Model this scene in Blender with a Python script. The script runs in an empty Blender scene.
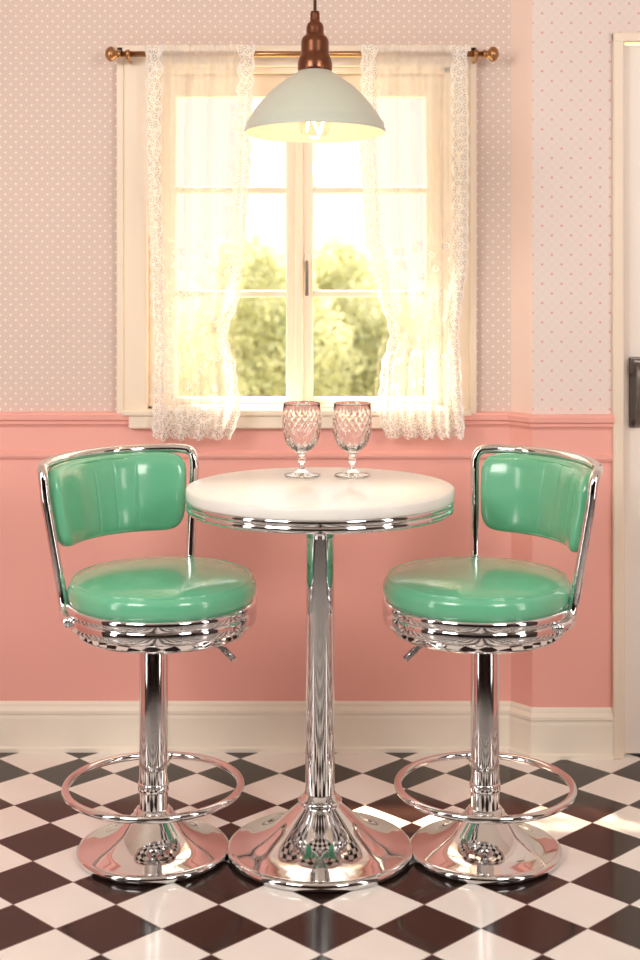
import bpy, bmesh, math, random
from mathutils import Vector, Matrix
random.seed(3)
S=bpy.context.scene
try:
    S.view_settings.view_transform='Standard'; S.view_settings.look='None'
except Exception: pass
F=1500.0; H=1.555; HOR=226.0; CY=-3.75
def P(x,y,wy=0.0):
    D=wy-CY
    return Vector(((x-320)*D/F, wy, H-(y-HOR)*D/F))
def lin(r,g,b):
    def c(v):
        v/=255.0
        return v/12.92 if v<=.04045 else ((v+.055)/1.055)**2.4
    return (c(r),c(g),c(b),1)

# ---------------------------------------------------------------- materials
def mat(name,color,rough=.5,metal=0,**kw):
    m=bpy.data.materials.new(name); m.use_nodes=True
    b=m.node_tree.nodes['Principled BSDF']
    b.inputs['Base Color'].default_value=color
    b.inputs['Roughness'].default_value=rough
    b.inputs['Metallic'].default_value=metal
    for k,v in kw.items():
        b.inputs[k.replace('_',' ')].default_value=v
    return m
def N(m,t,**kw):
    n=m.node_tree.nodes.new(t)
    for k,v in kw.items(): setattr(n,k,v)
    return n
def L(m,a,b): m.node_tree.links.new(a,b)
def M(m,op,a,b=None,c=None):
    n=N(m,'ShaderNodeMath',operation=op)
    for i,v in enumerate((a,b,c)):
        if v is None: continue
        if hasattr(v,'links'): L(m,v,n.inputs[i])
        else: n.inputs[i].default_value=v
    return n.outputs[0]
def mixc(m,f,a,b):
    n=N(m,'ShaderNodeMix',data_type='RGBA')
    if hasattr(f,'links'): L(m,f,n.inputs[0])
    else: n.inputs[0].default_value=f
    for i,v in ((6,a),(7,b)):
        if hasattr(v,'links'): L(m,v,n.inputs[i])
        else: n.inputs[i].default_value=v
    return n.outputs[2]
def bump(m,h,strength=.2,dist=.002):
    n=N(m,'ShaderNodeBump'); n.inputs['Strength'].default_value=strength; n.inputs['Distance'].default_value=dist
    L(m,h,n.inputs['Height']); L(m,n.outputs[0],m.node_tree.nodes['Principled BSDF'].inputs['Normal'])
def noisy(m,scale=30,amt=.04,bstr=.08):
    b=m.node_tree.nodes['Principled BSDF']; col=tuple(b.inputs['Base Color'].default_value)
    tc=N(m,'ShaderNodeTexCoord'); nz=N(m,'ShaderNodeTexNoise'); nz.inputs['Scale'].default_value=scale
    L(m,tc.outputs['Object'],nz.inputs['Vector'])
    d=tuple(c*(1-amt*2) for c in col[:3])+(1,)
    L(m,mixc(m,nz.outputs['Fac'],col,d),b.inputs['Base Color'])
    if bstr: bump(m,nz.outputs['Fac'],bstr,.001)
    return m

chrome=mat('chrome',(.76,.75,.76,1),.05,1)
chrome_col=mat('chrome_column',(.76,.75,.76,1),.08,1)
chrome_dk=mat('dark_chrome',(.35,.34,.34,1),.15,1)
mint=noisy(mat('mint_vinyl',lin(112,196,156),.20,0,Coat_Weight=.5,Coat_Roughness=.08),14,.06,.10)
pink=noisy(mat('pink_paint',lin(250,182,172),.42),3,.02,.03)
cream=noisy(mat('cream_paint',lin(250,240,226),.4),4,.02,.02)
cream_w=noisy(mat('window_paint',lin(244,228,210),.4),4,.02,.02)
plain=noisy(mat('plain_wall_paint',lin(246,220,208),.5),4,.02,.02)
doorm=noisy(mat('door_paint',lin(246,236,228),.4),4,.02,.02)
ceilm=noisy(mat('ceiling_paint',lin(240,230,220),.7),4,.02,.02)
dark_reflect=noisy(mat('dark_reflection_paint',lin(64,44,37),.5),6,.1,.1)  # invented dark finish on unseen walls, gives the chrome dark reflections
tabletop=noisy(mat('white_laminate',lin(246,244,240),.22),12,.02,0)
brass=noisy(mat('aged_brass',lin(186,142,102),.3,1),20,.1,.05)
copper=noisy(mat('aged_copper',lin(136,90,70),.3,1),20,.15,.05)
shade_out=noisy(mat('enamel_shade',lin(206,212,200),.28),8,.03,.02)
shade_in=mat('shade_inside',lin(240,226,204),.5)
pewter=noisy(mat('pewter',lin(130,122,118),.35,.9),30,.15,.1)
cordm=mat('cord',lin(90,60,45),.6)
bulbm=mat('bulb_glass',(1,.95,.88,1),.05,0,Transmission_Weight=1.0,IOR=1.3)
filam=mat('filament',(1,.8,.5,1),.5,0,Emission_Color=(1,.72,.4,1),Emission_Strength=25.0)
glass=mat('crystal',(1,1,1,1),.01,0,Transmission_Weight=1.0,IOR=1.5)

pane=bpy.data.materials.new('window_glass'); pane.use_nodes=True
nt=pane.node_tree; nt.nodes.remove(nt.nodes['Principled BSDF'])
t=N(pane,'ShaderNodeBsdfTransparent'); g=N(pane,'ShaderNodeBsdfGlossy'); g.inputs['Roughness'].default_value=.02
mx=N(pane,'ShaderNodeMixShader'); mx.inputs[0].default_value=.05
L(pane,t.outputs[0],mx.inputs[1]); L(pane,g.outputs[0],mx.inputs[2]); L(pane,mx.outputs[0],nt.nodes['Material Output'].inputs[0])

def wallpaper(name,bg,bg2,dot,spacing,r,rough=.65):
    m=mat(name,bg,rough)
    tc=N(m,'ShaderNodeTexCoord'); sp=N(m,'ShaderNodeSeparateXYZ'); L(m,tc.outputs['Object'],sp.inputs[0])
    cb=N(m,'ShaderNodeCombineXYZ'); L(m,sp.outputs[0],cb.inputs[0]); L(m,sp.outputs[2],cb.inputs[1])
    mp=N(m,'ShaderNodeMapping'); mp.inputs['Rotation'].default_value=(0,0,math.pi/4); L(m,cb.outputs[0],mp.inputs[0])
    v=N(m,'ShaderNodeTexVoronoi',voronoi_dimensions='2D'); v.inputs['Scale'].default_value=1/spacing; v.inputs['Randomness'].default_value=0
    L(m,mp.outputs[0],v.inputs['Vector'])
    d=M(m,'LESS_THAN',v.outputs['Distance'],r)
    v2=N(m,'ShaderNodeTexVoronoi',voronoi_dimensions='2D'); v2.inputs['Scale'].default_value=2/spacing; v2.inputs['Randomness'].default_value=0
    L(m,mp.outputs[0],v2.inputs['Vector'])
    c0=mixc(m,M(m,'MULTIPLY',v2.outputs['Distance'],1.0),bg2,bg)
    L(m,mixc(m,d,c0,dot),m.node_tree.nodes['Principled BSDF'].inputs['Base Color'])
    return m
paperL=wallpaper('wallpaper_dots',lin(230,210,200),lin(219,196,188),lin(250,238,228),.022,.135)
paperR=wallpaper('wallpaper_rosebuds',lin(240,227,222),lin(234,218,214),lin(226,168,168),.040,.085)

DG=.2355; FX,FY=-.703,-.195
fl=mat('checker_tiles',(1,1,1,1),.14,0,Coat_Weight=.1)
fl.node_tree.nodes['Principled BSDF'].inputs['Specular IOR Level'].default_value=.36
tc=N(fl,'ShaderNodeTexCoord'); sp=N(fl,'ShaderNodeSeparateXYZ'); L(fl,tc.outputs['Object'],sp.inputs[0])
X=M(fl,'SUBTRACT',sp.outputs[0],FX); Y=M(fl,'SUBTRACT',sp.outputs[1],FY)
a=M(fl,'ADD',M(fl,'DIVIDE',M(fl,'ADD',X,Y),DG),.5)
b=M(fl,'ADD',M(fl,'DIVIDE',M(fl,'SUBTRACT',X,Y),DG),.5)
fa=M(fl,'FLOOR',a); fb=M(fl,'FLOOR',b)
par=M(fl,'FLOORED_MODULO',M(fl,'ADD',fa,fb),2.0)
par=M(fl,'GREATER_THAN',par,.5)
ra=M(fl,'ABSOLUTE',M(fl,'SUBTRACT',M(fl,'SUBTRACT',a,fa),.5)); rb=M(fl,'ABSOLUTE',M(fl,'SUBTRACT',M(fl,'SUBTRACT',b,fb),.5))
gr=M(fl,'GREATER_THAN',M(fl,'MAXIMUM',ra,rb),.492)
nz=N(fl,'ShaderNodeTexNoise'); nz.inputs['Scale'].default_value=5; nz.inputs['Detail'].default_value=6; L(fl,tc.outputs['Object'],nz.inputs['Vector'])
wh=mixc(fl,nz.outputs['Fac'],lin(250,247,243),lin(235,230,226))
bk=mixc(fl,nz.outputs['Fac'],lin(28,17,14),lin(44,30,26))
c=mixc(fl,par,bk,wh); c=mixc(fl,gr,c,lin(140,124,118))
L(fl,c,fl.node_tree.nodes['Principled BSDF'].inputs['Base Color'])
bump(fl,M(fl,'SUBTRACT',1.0,gr),.15,.001)

def lace_mat():
    m=bpy.data.materials.new('lace_voile'); m.use_nodes=True; nt=m.node_tree; nt.nodes.remove(nt.nodes['Principled BSDF'])
    uv=N(m,'ShaderNodeUVMap'); sp=N(m,'ShaderNodeSeparateXYZ'); L(m,uv.outputs[0],sp.inputs[0])
    u=sp.outputs[0]; v=sp.outputs[1]
    eu=M(m,'SUBTRACT',.5,M(m,'ABSOLUTE',M(m,'SUBTRACT',u,.5)))
    sc=M(m,'MULTIPLY',M(m,'ABSOLUTE',M(m,'SINE',M(m,'MULTIPLY',v,62.0))),.035)
    lim=M(m,'ADD',.125,sc)
    side=M(m,'LESS_THAN',eu,lim)
    cord=M(m,'LESS_THAN',M(m,'ABSOLUTE',M(m,'SUBTRACT',eu,lim)),.010)
    edge=M(m,'LESS_THAN',eu,.022)
    sc2=M(m,'MULTIPLY',M(m,'ABSOLUTE',M(m,'SINE',M(m,'MULTIPLY',u,26.0))),.014)
    hem=M(m,'LESS_THAN',v,M(m,'ADD',.068,sc2))
    bord=M(m,'MAXIMUM',side,hem)
    mp=N(m,'ShaderNodeMapping'); mp.inputs['Scale'].default_value=(22,84,1); L(m,uv.outputs[0],mp.inputs[0])
    vo=N(m,'ShaderNodeTexVoronoi',voronoi_dimensions='2D'); vo.inputs['Scale'].default_value=1.0; vo.inputs['Randomness'].default_value=.8; L(m,mp.outputs[0],vo.inputs['Vector'])
    rg=M(m,'LESS_THAN',M(m,'ABSOLUTE',M(m,'SUBTRACT',vo.outputs['Distance'],.30)),.085)
    ab=M(m,'SUBTRACT',.98,M(m,'MULTIPLY',rg,.62))
    ab=M(m,'MAXIMUM',ab,M(m,'MULTIPLY',M(m,'MAXIMUM',cord,edge),.98))
    mp2=N(m,'ShaderNodeMapping'); mp2.inputs['Scale'].default_value=(5,19,1); L(m,uv.outputs[0],mp2.inputs[0])
    v2=N(m,'ShaderNodeTexVoronoi',voronoi_dimensions='2D'); v2.inputs['Scale'].default_value=1.3; v2.inputs['Randomness'].default_value=.9; L(m,mp2.outputs[0],v2.inputs['Vector'])
    low=M(m,'LESS_THAN',v,.50)
    ring=M(m,'LESS_THAN',M(m,'ABSOLUTE',M(m,'SUBTRACT',v2.outputs['Distance'],.18)),.05)
    cen=M(m,'LESS_THAN',v2.outputs['Distance'],.07)
    mot=M(m,'MULTIPLY',M(m,'MAXIMUM',ring,cen),low)
    ac=M(m,'ADD',.48,M(m,'MULTIPLY',mot,.46))
    al=N(m,'ShaderNodeMix',data_type='FLOAT'); L(m,bord,al.inputs[0]); L(m,ac,al.inputs[2]); L(m,ab,al.inputs[3])
    di=N(m,'ShaderNodeBsdfDiffuse'); di.inputs[0].default_value=lin(250,246,242)
    tr=N(m,'ShaderNodeBsdfTranslucent'); tr.inputs[0].default_value=lin(236,230,226)
    mm=N(m,'ShaderNodeMixShader'); mm.inputs[0].default_value=.26; L(m,di.outputs[0],mm.inputs[1]); L(m,tr.outputs[0],mm.inputs[2])
    tp=N(m,'ShaderNodeBsdfTransparent'); m2=N(m,'ShaderNodeMixShader'); L(m,al.outputs[0],m2.inputs[0]); L(m,tp.outputs[0],m2.inputs[1]); L(m,mm.outputs[0],m2.inputs[2])
    L(m,m2.outputs[0],nt.nodes['Material Output'].inputs[0]); return m
lace=lace_mat()

def leaf_mat():
    m=bpy.data.materials.new('foliage'); m.use_nodes=True; nt=m.node_tree; nt.nodes.remove(nt.nodes['Principled BSDF'])
    tc=N(m,'ShaderNodeTexCoord'); nz=N(m,'ShaderNodeTexNoise'); nz.inputs['Scale'].default_value=2.2; L(m,tc.outputs['Object'],nz.inputs['Vector'])
    c=mixc(m,nz.outputs['Fac'],lin(226,226,200),lin(188,194,160))  # leaf colours paled to put the bright outdoor haze into them
    di=N(m,'ShaderNodeBsdfDiffuse'); tr=N(m,'ShaderNodeBsdfTranslucent'); L(m,c,di.inputs[0]); L(m,c,tr.inputs[0])
    mm=N(m,'ShaderNodeMixShader'); mm.inputs[0].default_value=.45; L(m,di.outputs[0],mm.inputs[1]); L(m,tr.outputs[0],mm.inputs[2])
    L(m,mm.outputs[0],nt.nodes['Material Output'].inputs[0]); return m
leafm=leaf_mat()
bark=noisy(mat('bark',lin(150,125,95),.9),20,.2,.4)
grass=noisy(mat('grass',lin(180,180,130),.9),3,.15,.2)

# ---------------------------------------------------------------- geometry helpers
def new_obj(name,me,mats,parent=None,smooth=False):
    o=bpy.data.objects.new(name,me); S.collection.objects.link(o)
    for m in (mats if isinstance(mats,(list,tuple)) else [mats]): me.materials.append(m)
    if smooth: 
        for p in me.polygons: p.use_smooth=True
    if parent: o.parent=parent
    return o
def empty(name,loc=(0,0,0),rz=0):
    e=bpy.data.objects.new(name,None); e.location=loc; e.rotation_euler=(0,0,rz); e.empty_display_size=.1
    S.collection.objects.link(e); return e
def mesh(name,vs,fs,mats,parent=None,smooth=False):
    me=bpy.data.meshes.new(name); me.from_pydata([tuple(v) for v in vs],[],fs); me.validate(); me.update()
    bm=bmesh.new(); bm.from_mesh(me); bmesh.ops.recalc_face_normals(bm,faces=bm.faces); bm.to_mesh(me); bm.free()
    return new_obj(name,me,mats,parent,smooth)
def boxes(name,bl,mats,parent=None,bevel=0):
    vs=[];fs=[];mi=[]
    for bx in bl:
        x0,x1,y0,y1,z0,z1=bx[:6]; k=len(vs)
        vs+=[(x0,y0,z0),(x1,y0,z0),(x1,y1,z0),(x0,y1,z0),(x0,y0,z1),(x1,y0,z1),(x1,y1,z1),(x0,y1,z1)]
        fs+=[(k,k+3,k+2,k+1),(k+4,k+5,k+6,k+7),(k,k+1,k+5,k+4),(k+1,k+2,k+6,k+5),(k+2,k+3,k+7,k+6),(k+3,k,k+4,k+7)]
        mi+=[bx[6] if len(bx)>6 else 0]*6
    me=bpy.data.meshes.new(name); me.from_pydata(vs,[],fs)
    for p,i in zip(me.polygons,mi): p.material_index=i
    o=new_obj(name,me,mats,parent)
    if bevel:
        md=o.modifiers.new('b','BEVEL'); md.width=bevel; md.segments=3; md.limit_method='ANGLE'
    return o
def lathe(name,prof,mats,parent=None,seg=96,loc=(0,0,0),sy=1.0):
    vs=[];fs=[]
    n=len(prof)
    for i,(r,z) in enumerate(prof):
        for j in range(seg):
            a=2*math.pi*j/seg
            vs.append((loc[0]+r*math.cos(a),loc[1]+r*sy*math.sin(a),loc[2]+z))
    for i in range(n-1):
        for j in range(seg):
            k=(j+1)%seg
            fs.append((i*seg+j,i*seg+k,(i+1)*seg+k,(i+1)*seg+j))
    me=bpy.data.meshes.new(name); me.from_pydata(vs,[],fs)
    bm=bmesh.new(); bm.from_mesh(me); bmesh.ops.remove_doubles(bm,verts=bm.verts,dist=1e-5)
    bmesh.ops.recalc_face_normals(bm,faces=bm.faces); bm.to_mesh(me); bm.free()
    return new_obj(name,me,mats,parent,True)
def smoothprof(pts,it=2):
    for _ in range(it):
        q=[pts[0]]
        for a,b in zip(pts[:-1],pts[1:]):
            q.append((a[0]*.75+b[0]*.25,a[1]*.75+b[1]*.25)); q.append((a[0]*.25+b[0]*.75,a[1]*.25+b[1]*.75))
        q.append(pts[-1]); pts=q
    return pts
def tube(name,pts,r,mats,parent=None,closed=False,smooth_it=0,res=16):
    pts=[Vector(p) for p in pts]
    for _ in range(smooth_it):
        q=[] if closed else [pts[0]]
        rng=range(len(pts)) if closed else range(len(pts)-1)
        for i in rng:
            a=pts[i]; b=pts[(i+1)%len(pts)]
            q+= [a*.75+b*.25,a*.25+b*.75]
        if not closed: q.append(pts[-1])
        pts=q
    n=len(pts); vs=[];fs=[]
    T=[]
    for i in range(n):
        if closed: t=pts[(i+1)%n]-pts[i-1]
        else: t=pts[min(i+1,n-1)]-pts[max(i-1,0)]
        T.append(t.normalized())
    nrm=T[0].orthogonal().normalized()
    if closed: nrm=(Vector((0,0,1))-T[0]*T[0].z).normalized()
    for i in range(n):
        nrm=(nrm-T[i]*nrm.dot(T[i])).normalized(); bi=T[i].cross(nrm)
        for j in range(res):
            a=2*math.pi*j/res; vs.append(pts[i]+(nrm*math.cos(a)+bi*math.sin(a))*r)
    for i in range(n if closed else n-1):
        i2=(i+1)%n
        for j in range(res):
            k=(j+1)%res; fs.append((i*res+j,i*res+k,i2*res+k,i2*res+j))
    if not closed:
        fs.append(tuple(range(res))); fs.append(tuple((n-1)*res+j for j in range(res)))
    return mesh(name,vs,fs,mats,parent,True)
def molding(name,path,prof,mats,parent=None):
    path=[Vector(p) for p in path]; n=len(path); vs=[];fs=[]
    def off(i,d):
        ns=[]
        for a,b in ((i-1,i),(i,i+1)):
            if a<0 or b>=n: continue
            t=(path[b]-path[a]).normalized(); ns.append(Vector((t.y,-t.x)))
        if len(ns)==1: return path[i]+ns[0]*d
        m=(ns[0]+ns[1]).normalized(); return path[i]+m*(d/m.dot(ns[0]))
    k=len(prof)
    for i in range(n):
        for d,z in prof:
            p=off(i,d); vs.append((p.x,p.y,z))
    for i in range(n-1):
        for j in range(k):
            j2=(j+1)%k; fs.append((i*k+j,i*k+j2,(i+1)*k+j2,(i+1)*k+j))
    fs.append(tuple(range(k))); fs.append(tuple((n-1)*k+j for j in range(k)))
    return mesh(name,vs,fs,mats,parent)

# ---------------------------------------------------------------- room
WY=.701; RY=.642
X1,X2=.567,.622; DX0=.884; DX1=1.68; ZR=1.0; CZ=2.85
WX0,WX1,WZ1=-.513,.389,2.03
XL,XR=-2.3,2.3
boxes('floor',[(XL-.15,XR+.15,-5.6,.9,-.1,0)],fl)
boxes('ceiling',[(XL-.15,XR+.15,-5.6,.9,CZ,CZ+.1)],ceilm)
boxes('unseen_dark_wall',[(XL-.15,XR+.15,-5.6,-5.45,0,CZ)],dark_reflect)  # unseen wall behind the camera, added to darken reflections in the chrome
boxes('wall_back',[(XL,X1,WY,WY+.16,0,ZR,1),(XL,WX0,WY,WY+.16,ZR,CZ,0),(WX1,X1,WY,WY+.16,ZR,CZ,0),(WX0,WX1,WY,WY+.16,WZ1,CZ,0)],[paperL,pink])
def prism(name,poly,zs,mats):
    vs=[];fs=[];ms=[]
    for (z0,z1,mat_i) in zs:
        k=len(vs); n=len(poly)
        vs+=[(p[0],p[1],z0) for p in poly]+[(p[0],p[1],z1) for p in poly]
        fs.append(tuple(range(k,k+n))); ms.append(mat_i[0])
        fs.append(tuple(range(k+2*n-1,k+n-1,-1))); ms.append(mat_i[0])
        for j in range(n):
            j2=(j+1)%n; fs.append((k+j,k+j2,k+n+j2,k+n+j)); ms.append(mat_i[j+1])
    me=bpy.data.meshes.new(name); me.from_pydata(vs,[],fs)
    for p,i in zip(me.polygons,ms): p.material_index=i
    bm=bmesh.new(); bm.from_mesh(me); bmesh.ops.recalc_face_normals(bm,faces=bm.faces); bm.to_mesh(me); bm.free()
    return new_obj(name,me,mats)
poly=[(X1,WY),(X2,RY),(DX0,RY),(DX0,WY+.16),(X1,WY+.16)]
prism('wall_back_projection',poly,[(0,ZR,[1,1,1,1,1,1]),(ZR,CZ,[0,2,0,0,0,0])],[paperR,pink,plain])
boxes('wall_back_doorside',[(DX1,XR,RY,WY+.16,0,CZ),(DX0,DX1,RY,WY+.16,2.10,CZ)],[paperR])
SP=-.9  # side walls nearer than this are made dark for the chrome to reflect
boxes('wall_left',[(XL-.15,XL,SP,WY+.16,0,ZR,1),(XL-.15,XL,SP,WY+.16,ZR,CZ,0),(XL-.15,XL,-5.6,SP,0,CZ,2)],[paperL,pink,dark_reflect])
boxes('wall_right',[(XR,XR+.15,SP,WY+.16,0,ZR,1),(XR,XR+.15,SP,WY+.16,ZR,CZ,0),(XR,XR+.15,-5.6,SP,0,CZ,2)],[paperR,pink,dark_reflect])
path=[(XL,WY),(X1,WY),(X2,RY),(.856,RY)]
bp=[(0,0),(.022,0),(.022,.012),(.016,.016),(.016,.098),(.014,.108),(.018,.114),(.018,.122),(.010,.132),(.008,.14),(.003,.146),(0,.146)]
molding('baseboard_back',path,bp,cream)
rp=[(0,.865),(.010,.867),(.014,.875),(.014,.884),(.006,.890),(.006,.958),(.012,.966),(.020,.970),(.020,.978),(.032,.984),(.034,.998),(.028,1.004),(0,1.004)]
molding('trim_1',path,rp,pink)

# window
win=empty('window_1',(0,0,0))
CO=-.594,.456
y0=WY-.022
boxes('casing',[(CO[0],WX0+.004,y0,WY,1.0,2.078),(WX1-.004,CO[1],y0,WY,1.0,2.078),(WX0,WX1,y0,WY,WZ1-.004,2.078)],cream_w,win,.004)
boxes('casing_bead',[(CO[0]-.006,CO[0]+.014,y0-.008,y0+.004,1.0,2.084),(CO[1]-.014,CO[1]+.006,y0-.008,y0+.004,1.0,2.084),(CO[0]-.006,CO[1]+.006,y0-.008,y0+.004,2.066,2.088)],cream_w,win,.003)
boxes('jamb',[(WX0,WX0+.02,WY,WY+.15,1.0,WZ1),(WX1-.02,WX1,WY,WY+.15,1.0,WZ1),(WX0,WX1,WY,WY+.15,WZ1-.02,WZ1),(WX0,WX1,WY,WY+.15,1.0,1.02)],cream_w,win)
boxes('sill',[(CO[0]+.01,CO[1]-.01,WY-.045,WY+.02,.996,1.014),(CO[0]+.03,CO[1]-.03,WY-.036,WY,.958,.996)],cream_w,win,.005)
sy=WY+.05
def sash(nm,xa,xb,ga,gb):
    zt=WZ1-.02; zb=1.02
    gz1=P(0,97,sy).z; gz0=P(0,398,sy).z
    bl=[(xa,ga,sy,sy+.04,zb,zt),(gb,xb,sy,sy+.04,zb,zt),(ga,gb,sy,sy+.04,gz1,zt),(ga,gb,sy,sy+.04,zb,gz0)]
    for py in (190,294):
        z=P(0,py,sy).z; bl.append((ga,gb,sy+.006,sy+.034,z-.010,z+.010))
    boxes(nm,bl,cream_w,win,.004)
    boxes(nm+'_pane',[(ga,gb,sy+.018,sy+.021,gz0,gz1)],pane,win)
xm=P(299,0,sy).x
sash('sash_left',WX0+.02,xm,P(176,0,sy).x,P(286,0,sy).x)
sash('sash_right',xm,WX1-.02,P(313,0,sy).x,P(426,0,sy).x)
boxes('meeting_strip',[(xm-.012,xm+.012,sy-.012,sy+.002,1.02,WZ1-.02)],cream_w,win,.004)
hz=P(307,262,sy).z; hx=P(307,0,sy).x
tube('latch',[(hx,sy-.002,hz),(hx,sy-.026,hz),(hx,sy-.030,hz-.02),(hx,sy-.030,hz-.10)],.005,pewter,win,smooth_it=2)
boxes('latch_plate',[(hx-.007,hx+.007,sy-.005,sy+.002,hz-.025,hz+.025)],cream_w,win,.003)

# curtain rod
ry=WY-.085
rod=empty('curtain_rod')
z_r=P(0,54,ry).z; xa=P(121,0,ry).x; xb=P(483,0,ry).x
tube('pole',[(xa,ry,z_r),(xb,ry,z_r)],.0085,brass,rod)
def finial(nm,x,sg):
    pr=smoothprof([(0,0),(.012,0),(.014,.006),(.009,.010),(.010,.014),(.021,.022),(.023,.032),(.016,.042),(.006,.046),(0,.047)],2)
    o=lathe(nm,pr,brass,rod,32); o.rotation_euler=(0,sg*math.pi/2,0); o.location=(x,ry,z_r)
finial('finial_a',xa,-1); finial('finial_b',xb,1)
for i,x in enumerate((xa+.02,xb-.02)):
    tube('bracket_%d'%i,[(x,ry,z_r-.010),(x,ry+.02,z_r-.018),(x,WY-.004,z_r-.018)],.005,brass,rod,smooth_it=1)
    o=lathe('collar_%d'%i,[(0,-.006),(.012,-.006),(.0135,0),(.012,.006),(0,.006)],brass,rod,24); o.rotation_euler=(0,math.pi/2,0); o.location=(x,ry,z_r)

def interp(tab,y):
    for (a,va),(b,vb) in zip(tab[:-1],tab[1:]):
        if y<=b:
            t=(y-a)/(b-a); t=t*t*(3-2*t); return va+(vb-va)*t
    return tab[-1][1]
def curtain(lt,rt,ph,ybot):
    nu,nv=260,170; vs=[];fs=[];uvs=[]
    for j in range(nv+1):
        v=j/nv
        for i in range(nu+1):
            u=i/nu
            py=45+(ybot-45)*v
            scal=abs(math.sin(u*math.pi*9))*3.0*max(0,(v-.9)*10)
            x=interp(lt,py)*(1-u)+interp(rt,py)*u
            x+=.8*math.sin(v*150)*(max(0,(u-.96)/.04) - max(0,(.04-u)/.04))
            w=P(x,py+scal,ry)
            amp=.014+.012*v
            fold=math.sin(u*2*math.pi*4.6+ph+.35*math.sin(v*2.4+ph))+.4*math.sin(u*2*math.pi*9.7+ph*2+v*.7)
            if v<.06: fold+= (1-v/.06)*.5*math.sin(u*2*math.pi*22)
            dy=fold*amp*min(1,.6+v)
            g=math.exp(-((py-335)/30.0)**2); dy*=(1-.35*g)
            fr=math.exp(-((py-54)/9.0)**2)
            w.y+=dy*(1-.75*fr)-.020*fr
            w.y=min(w.y,WY-.060) if w.z<1.03 else min(w.y,WY-.036)
            vs.append(w); uvs.append((u,1-v))
    for j in range(nv):
        for i in range(nu):
            k=j*(nu+1)+i; fs.append((k,k+1,k+nu+2,k+nu+1))
    me=bpy.data.meshes.new('lace_curtain'); me.from_pydata([tuple(v) for v in vs],[],fs)
    ul=me.uv_layers.new(name='UVMap')
    for lp in me.loops: ul.data[lp.index].uv=uvs[lp.vertex_index]
    return new_obj('lace_curtain',me,lace,None,True)
curtain([(45,146),(150,145),(300,150),(335,154),(380,152),(440,151)],[(45,255),(140,251),(240,246),(295,240),(335,228),(370,237),(410,241),(440,232)],.3,437)
curtain([(45,361),(140,360),(230,365),(290,378),(335,389),(370,381),(410,378),(440,385)],[(45,467),(150,469),(250,468),(335,459),(380,461),(440,464)],2.1,436)

# door
door=empty('door_1')
boxes('casing',[(.855,.886,RY-.02,RY,0,2.118),(DX1-.004,DX1+.06,RY-.02,RY,0,2.118),(.855,DX1+.06,RY-.021,RY,2.092,2.12)],cream_w,door,.004)
boxes('slab',[(.89,DX1-.004,RY+.012,RY+.05,.006,2.086)],doorm,door,.003)
boxes('door_jamb',[(.884,.892,RY,RY+.15,0,2.10),(DX1-.006,DX1,RY,RY+.15,0,2.10)],cream_w,door)
for i,(za,zb) in enumerate(((.18,.86),(1.02,1.96))):
    xx0,xx1=1.02,DX1-.13; yy=RY+.012
    w=.022
    boxes('panel_mould_%d'%i,[(xx0,xx1,yy-.008,yy+.002,za,za+w),(xx0,xx1,yy-.008,yy+.002,zb-w,zb),(xx0,xx0+w,yy-.008,yy+.002,za,zb),(xx1-w,xx1,yy-.008,yy+.002,za,zb)],doorm,door,.004)
hx=.925; ht=P(0,357,RY).z; hb=P(0,428,RY).z
boxes('handle_plate',[(hx-.019,hx+.019,RY+.004,RY+.014,hb,ht)],pewter,door,.006)
boxes('handle_boss',[(hx-.018,hx+.018,RY-.03,RY+.008,ht-.05,ht-.004)],pewter,door,.008)
tube('handle_grip',[(hx,RY-.018,ht-.02),(hx,RY-.04,ht-.03),(hx,RY-.045,ht-.08),(hx,RY-.045,hb+.05),(hx,RY-.035,hb+.015),(hx,RY+.006,hb+.014)],.009,pewter,door,smooth_it=2)

# ---------------------------------------------------------------- table
TY=-.03
tb=empty('bar_table',(0,TY,0))
R=.3325; TZ=.910; SY=.90
top=[(0,TZ),(R-.006,TZ),(R-.0015,TZ-.0015),(R,TZ-.005),(R,TZ-.025),(R-.002,TZ-.028),(0,TZ-.028)]
lathe('tabletop',top,tabletop,tb,160,sy=SY)
def ribs(r,z0,z1,n,dep=.004):
    p=[]
    h=(z1-z0)/n
    for i in range(n):
        for k in range(9):
            t=k/8; p.append((r-dep+dep*math.sin(math.pi*t)**.6,z1-h*(i+t)))
    return p
zb=TZ-.027
band=[(0,zb),(R-.006,zb)]+ribs(R-.001,zb-.032,zb,2,.004)+[(R-.02,zb-.035),(0,zb-.035)]
lathe('chrome_band',band,chrome,tb,160,sy=SY)
lathe('top_flange',smoothprof([(0,zb-.03),(.12,zb-.034),(.12,zb-.044),(.06,zb-.054),(.044,zb-.070),(.036,.785)],1),chrome,tb)
lathe('column',[(.035,.81),(.035,.785),(.0355,.5),(.0365,.14),(.0365,.12)],chrome_col,tb)
base=[(0,0),(.222,0),(.229,.003),(.232,.011),(.229,.020),(.221,.025)]+smoothprof([(.218,.025),(.205,.028),(.17,.037),(.125,.060),(.088,.092),(.062,.114),(.050,.125)],2)+[(.053,.127),(.055,.133),(.052,.138),(.043,.140),(.040,.150),(.037,.152)]
lathe('base',base,chrome,tb,128)

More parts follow.
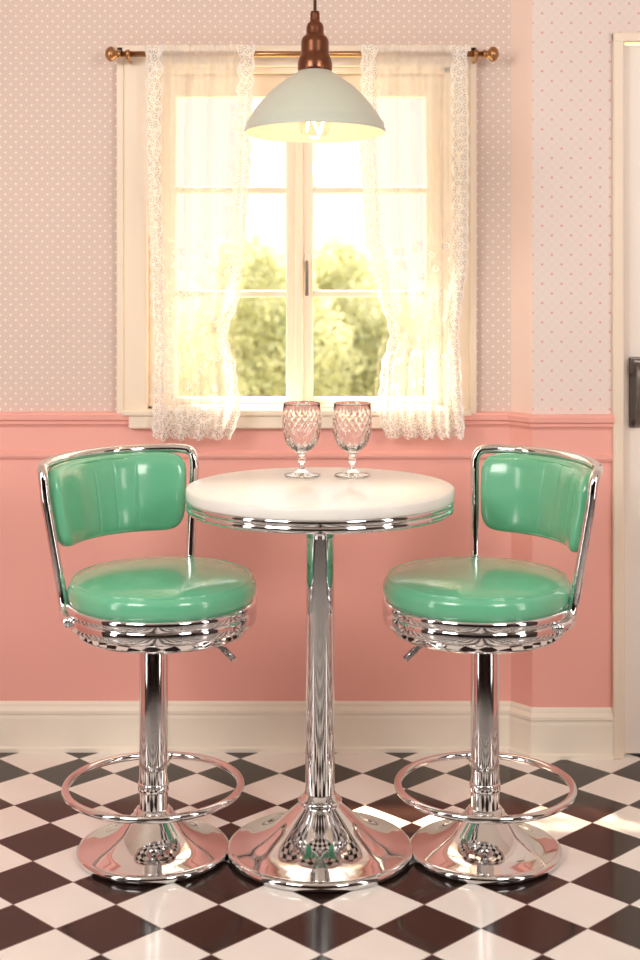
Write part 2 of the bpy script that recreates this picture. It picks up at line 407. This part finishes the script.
# ---------------------------------------------------------------- stools
def stool(x,y,rot,offx,lev):
    st=empty('bar_stool',(x,y,0))
    bs=[(0,0),(.180,0),(.187,.003),(.190,.010),(.187,.018),(.179,.022)]+smoothprof([(.176,.022),(.165,.025),(.135,.033),(.10,.052),(.075,.075),(.058,.092),(.048,.102)],2)+[(.048,.106),(.043,.108),(.042,.113),(.036,.115)]
    lathe('base',bs,chrome,st,128)
    lathe('column',[(.0355,.105),(.0355,.50),(.034,.505),(.034,.556)],chrome_col,st)
    zr=.1675
    tube('foot_ring',[(.216*math.cos(a),.216*math.sin(a),zr) for a in [2*math.pi*i/96 for i in range(96)]],.0095,chrome,st,closed=True)
    lathe('ring_collar',smoothprof([(.0355,zr-.012),(.038,zr-.010),(.0385,zr),(.038,zr+.010),(.0355,zr+.012)],1),chrome_col,st)
    for i,a in enumerate((math.pi/2-.12,math.pi/2+.12)):
        tube('ring_spoke_%d'%i,[(.03*math.cos(a),.03*math.sin(a),zr),(.214*math.cos(a),.214*math.sin(a),zr)],.006,chrome,st)
    sw=bpy.data.objects.new('swivel',None); S.collection.objects.link(sw); sw.parent=st; sw.location=(offx,0,0); sw.rotation_euler=(0,0,rot)
    pan=[(0,.634),(.222,.634),(.230,.633),(.2345,.630),(.2355,.624),(.2355,.614),(.234,.609),(.2315,.607),(.2335,.605),(.2345,.600),(.2345,.586),(.2335,.581),(.231,.577),(.227,.575),(.220,.574),(.216,.571),(.214,.560),(.208,.553),(.198,.550),(.12,.548),(.06,.545),(0,.545)]
    lathe('seat_pan',pan,chrome,sw,128)
    cu=smoothprof([(0,.703),(.08,.7025),(.15,.700),(.195,.694),(.217,.686)],2)+[(.219,.6875),(.2215,.6875),(.223,.6835)]+smoothprof([(.223,.682),(.231,.672),(.2335,.655),(.231,.640),(.224,.632)],2)+[(0,.632)]
    lathe('seat_cushion',cu,mint,sw,128)
    def RP(a,r,z): return Vector((r*math.cos(a),r*math.sin(a),z))
    A=math.radians(54); c=math.pi/2
    def rz(z): return .236+max(0,(z-.62))*.175
    zt=.960; tr=.0125
    pts=[]
    side=[]
    for k,(da,z) in enumerate([(.34,.600),(.20,.600),(.08,.604),(.015,.625),(0,.66)]):
        side.append((A+da,.241+ (0 if z<.63 else .006),z))
    for z in (.72,.78,.84,.89): side.append((A,rz(z)+.004,z))
    side.append((A,rz(zt-.03),zt-.028)); side.append((A-.04,rz(zt),zt-.003)); side.append((A-.16,rz(zt),zt))
    for a,r,z in side: pts.append(RP(c+a,r,z))
    for k in range(1,20):
        a=(A-.16)*(1-2*k/20); pts.append(RP(c+a,rz(zt),zt))
    for a,r,z in reversed(side): pts.append(RP(c-a,r,z))
    tube('back_frame',pts,tr,chrome,sw,smooth_it=2,res=20)
    nu,nv=200,48; vs=[];fs=[]
    AP=math.radians(51); zc=.853; hh=.101; th=.025
    seams=[-.40,-.12,.16]
    for i in range(nu+1):
        u=-1+2*i/nu
        e=max((1-abs(u)**7)**(1/3.2) if abs(u)<1 else 0,.02)
        gr=sum(math.exp(-((u-s)/.011)**2) for s in seams)
        eh=max((1-abs(u)**11)**(1/3.8) if abs(u)<1 else 0,.04)
        for j in range(nv):
            q=2*math.pi*j/nv; cq,sq=math.cos(q),math.sin(q)
            tt=math.copysign(abs(cq)**.75,cq); ss=math.copysign(abs(sq)**.42,sq)
            z=zc+hh*ss*eh
            t_=th*tt*e
            if tt<0: t_*=(1.12-.10*gr*(1-abs(ss)**6))
            r=rz(z)-.018+t_
            a=c+AP*u
            vs.append(RP(a,r,z))
    for i in range(nu):
        for j in range(nv):
            k=(j+1)%nv; fs.append((i*nv+j,i*nv+k,(i+1)*nv+k,(i+1)*nv+j))
    fs.append(tuple(range(nv))); fs.append(tuple(nu*nv+j for j in range(nv)))
    mesh('back_pad',vs,fs,mint,sw,True)
    pp=[]
    for k in range(120):
        t=2*math.pi*k/120; cu_,su_=math.cos(t),math.sin(t)
        u=math.copysign(abs(cu_)**.35,cu_)*.955; s=math.copysign(abs(su_)**.35,su_)
        z=zc+(hh-.008)*s; pp.append(RP(c+AP*u,rz(z)-.034,z))
    tube('back_piping',pp,.0026,mint,sw,closed=True,res=8)
    d=Vector((lev,-.25,0)).normalized()
    tube('lift_lever',[(offx+d.x*.03,d.y*.03,.541),(offx+d.x*.12,d.y*.12,.539),(offx+d.x*.160,d.y*.160,.515),(offx+d.x*.180,d.y*.180,.498)],.006,chrome_dk,st,smooth_it=1)
    tube('lever_grip',[(offx+d.x*.158,d.y*.158,.5165),(offx+d.x*.186,d.y*.186,.493)],.008,chrome_dk,st)
    return st
SYY=-.03
stool((153.5-320)*3.72/1500,SYY,math.radians(43),.022,1)
stool((485-320)*3.72/1500,SYY,math.radians(-59),-.020,-1)

# ---------------------------------------------------------------- goblets
def goblet(x,y):
    e=empty('crystal_goblet',(x,y,TZ+.0006))
    outer=[(0,0),(.044,0),(.046,.002),(.044,.004),(.025,.008),(.010,.014),(.006,.022),(.006,.030),(.011,.037),(.012,.041),(.008,.047),(.007,.052),(.012,.060),(.026,.068),(.038,.080),(.046,.098),(.050,.120),(.051,.145),(.050,.166),(.0485,.186)]
    inner=[(.0465,.186),(.047,.170),(.047,.145),(.046,.120),(.042,.100),(.034,.085),(.022,.075),(.010,.071),(0,.070)]
    o2=smoothprof(outer[1:],2)
    pr=[(0,0)]+o2
    dense=[]
    for a_,b_ in zip(pr[:-1],pr[1:]):
        n=max(1,int(abs(b_[1]-a_[1])/.002))
        for k in range(n): dense.append((a_[0]+(b_[0]-a_[0])*k/n,a_[1]+(b_[1]-a_[1])*k/n))
    dense.append(pr[-1])
    def rf(r,z,a):
        if r>.02 and .066<z<.162:
            w=min(1,(z-.066)/.012,(.162-z)/.004)
            n=9; p=a*n; q=(z-.066)*math.pi/.0145*.55
            g=max(0,1-abs(math.sin(p+q))*2.6)+max(0,1-abs(math.sin(p-q))*2.6)
            return r-.0024*min(1,g)*w
        return r
    me_o=lathe('cut_bowl',dense+[(.0475,.1875)]+inner,glass,e,180)
    def ri(z):
        for (r1,z1),(r2,z2) in zip(inner[:-1],inner[1:]):
            if z2<=z<=z1: return r1+(r2-r1)*(z1-z)/(z1-z2)
        return 0
    for v in me_o.data.vertices:
        r=math.hypot(v.co.x,v.co.y)
        if r>.02 and v.co.z>.066 and r>ri(v.co.z)+.0018:
            nr=rf(r,v.co.z,math.atan2(v.co.y,v.co.x)); v.co.x*=nr/r; v.co.y*=nr/r
    return e
goblet(-.047,.12); goblet(.083,.12)

# ---------------------------------------------------------------- pendant lamp
def Z(y): return H-(y-HOR)/400.
PX=P(315,0).x; piv=Z(8)
pl=empty('pendant_lamp',(PX,0,0))
hd=bpy.data.objects.new('lamp_head',None); S.collection.objects.link(hd); hd.parent=pl
hd.location=(0,0,piv); hd.rotation_euler=(math.radians(-5.0),0,0)
def ZZ(y): return Z(y)-piv
rim=ZZ(132)
so=[(.1735,rim-.005),(.1755,rim-.002),(.1755,rim+.002),(.172,rim+.005),(.1715,rim+.018),(.1675,rim+.022)]+smoothprof([(.1665,rim+.023),(.157,rim+.040),(.138,rim+.066),(.110,rim+.098),(.078,rim+.124),(.050,rim+.142),(.037,rim+.152)],2)
si=[(r-.003,z-.002) for r,z in reversed(so[2:])]
lathe('shade',so,shade_out,hd,128)
lathe('shade_lining',si+[(.1735,rim-.005)],shade_in,hd,128)
cp=[(.010,ZZ(11)),(.012,ZZ(14)),(.012,ZZ(22)),(.019,ZZ(24)),(.022,ZZ(28)),(.022,ZZ(35)),(.031,ZZ(38)),(.0345,ZZ(42)),(.0345,ZZ(55)),(.040,ZZ(59)),(.043,ZZ(64)),(.043,ZZ(71)),(.039,ZZ(73)),(.030,ZZ(74))]
cp2=[]
for a_,b_ in zip(cp[:-1],cp[1:]):
    cp2+= [(a_[0]*.85+b_[0]*.15,a_[1]*.85+b_[1]*.15),(a_[0]*.15+b_[0]*.85,a_[1]*.15+b_[1]*.85)]
lathe('socket_cap',[(0,ZZ(10))]+cp2+[(0,ZZ(74))],copper,hd,64)
tube('cord',[(0,0,Z(10)),(0,0,CZ-.02)],.004,cordm,pl)
lathe('ceiling_rose',[(0,CZ),(.06,CZ),(.055,CZ-.02),(.02,CZ-.035),(0,CZ-.035)],copper,pl,48)
tube('hang_loop',[(.010*math.cos(a),0,.008+.012*math.sin(a)) for a in [2*math.pi*i/24 for i in range(24)]],.003,copper,hd,closed=True)
lathe('lamp_holder',[(0,ZZ(80)),(.022,ZZ(80)),(.022,ZZ(98)),(.018,ZZ(100)),(0,ZZ(100))],copper,hd,32)
lathe('bulb',smoothprof([(.014,ZZ(98)),(.015,ZZ(104)),(.028,ZZ(112)),(.040,ZZ(122)),(.038,ZZ(132)),(.024,ZZ(138)),(0,ZZ(140))],2),bulbm,hd,48)
tube('filament',[(.016*math.cos(t*7),.016*math.sin(t*7),ZZ(126)+.012*math.cos(t*21)) for t in [i/60 for i in range(54)]],.0014,filam,hd,res=6)

# ---------------------------------------------------------------- outside
boxes('lawn',[(-14,14,.95,20,-1.1,-1.0)],grass)
def tree(x,y,lobes,n):
    e=empty('tree',(x,y,-1.0)); vs=[];fs=[]
    tot=sum(l[3]**2 for l in lobes)
    for cx,cy,cz,r in lobes:
        for _ in range(int(n*r*r/tot)):
            d=Vector((random.gauss(0,1),random.gauss(0,1),random.gauss(0,1))).normalized()
            k1=1+.13*math.sin(d.x*7+cx*9)*math.sin(d.z*8+cz*5)
            p=Vector((cx,cy,cz))+d*r*random.uniform(.55,1.1)*k1
            a=Vector((random.gauss(0,1),random.gauss(0,1),random.gauss(0,1))).normalized(); b=a.orthogonal().normalized(); s=random.uniform(.022,.045)
            k=len(vs); vs+=[p-a*s,p+b*s*.5,p+a*s,p-b*s*.5]; fs.append((k,k+1,k+2,k+3))
    me=bpy.data.meshes.new('crown'); me.from_pydata([tuple(v) for v in vs],[],fs); new_obj('crown',me,leafm,e)
    zz=min(l[2] for l in lobes)
    lathe('trunk',[(.16,0),(.11,.15),(.09,.8),(.06,zz),(.02,zz+.5)],bark,e,16)
tree(-.62,12,[(0,0,1.75,.60),(-.5,.2,1.2,.6),(.45,-.1,1.25,.55),(.1,0,.9,.6),(-.15,-.2,2.15,.35)],26000)
tree(.45,12.6,[(0,0,1.65,.62),(-.45,.1,1.25,.55),(.55,-.1,1.1,.6),(.1,0,.85,.65),(-.3,-.2,2.15,.33)],26000)
tree(-1.9,13.5,[(0,0,1.3,.7),(.5,0,1.0,.6),(-.5,0,1.0,.6)],16000)
tree(1.75,13.2,[(0,0,1.2,.7),(.5,0,1.0,.6),(-.5,0,.9,.6)],16000)

# ---------------------------------------------------------------- light
w=bpy.data.worlds.new('World'); S.world=w; w.use_nodes=True; nt=w.node_tree
bg=nt.nodes['Background']
tc=nt.nodes.new('ShaderNodeTexCoord'); sp=nt.nodes.new('ShaderNodeSeparateXYZ'); nt.links.new(tc.outputs['Generated'],sp.inputs[0])
mr=nt.nodes.new('ShaderNodeMapRange'); mr.inputs['From Min'].default_value=.12; mr.inputs['From Max'].default_value=.6; mr.inputs['To Min'].default_value=1.25; mr.inputs['To Max'].default_value=3.2
nt.links.new(sp.outputs[2],mr.inputs[0]); nt.links.new(mr.outputs[0],bg.inputs['Strength'])
bg.inputs['Color'].default_value=(1,.955,.89,1)
sl=bpy.data.lights.new('sun','SUN'); sl.energy=30; sl.color=(1,.78,.52); sl.angle=.035
so_=bpy.data.objects.new('sun',sl); S.collection.objects.link(so_)
so_.rotation_euler=Vector((.80,-1,-2.75)).to_track_quat('-Z','Y').to_euler(); so_.location=(0,6,6)
def area(nm,loc,tgt,size,en,col,sy=None):
    l=bpy.data.lights.new(nm,'AREA'); l.energy=en; l.size=size; l.color=col
    if sy: l.shape='RECTANGLE'; l.size_y=sy
    o=bpy.data.objects.new(nm,l); S.collection.objects.link(o); o.location=loc
    o.rotation_euler=(Vector(tgt)-Vector(loc)).to_track_quat('-Z','Y').to_euler()
area('softbox_left',(-1.7,-2.6,2.4),(0,0,.7),1.0,48,(1,.95,.88),1.0)  # added fill light, out of view
area('softbox_right',(1.6,-3.0,2.4),(0,.3,.8),.8,36,(1,.94,.87),1.0)  # second added fill, also out of view
area('strip_left',(-2.15,-1.5,1.25),(0,0,1.1),.28,11,(1,.95,.88),2.0)  # added strip light, puts bright stripes into the chrome
area('strip_right',(2.15,-1.7,1.25),(0,0,1.1),.28,11,(1,.93,.85),2.0)  # matching added strip for chrome stripes on the other side
pt=bpy.data.lights.new('bulb_light','POINT'); pt.energy=1.0; pt.color=(1,.80,.55); pt.shadow_soft_size=.02
po=bpy.data.objects.new('bulb_light',pt); S.collection.objects.link(po); po.location=(PX,-.01,Z(145))

# ---------------------------------------------------------------- camera
cam=bpy.data.cameras.new('camera'); co=bpy.data.objects.new('camera',cam); S.collection.objects.link(co)
co.location=(0,CY,H); co.rotation_euler=(math.pi/2,0,0)
cam.sensor_fit='AUTO'; cam.sensor_width=36; cam.lens=F*36/960; cam.shift_y=-(480-HOR)/960.; cam.clip_end=100
cam.dof.use_dof=True; cam.dof.focus_distance=3.9; cam.dof.aperture_fstop=3.0
S.camera=co
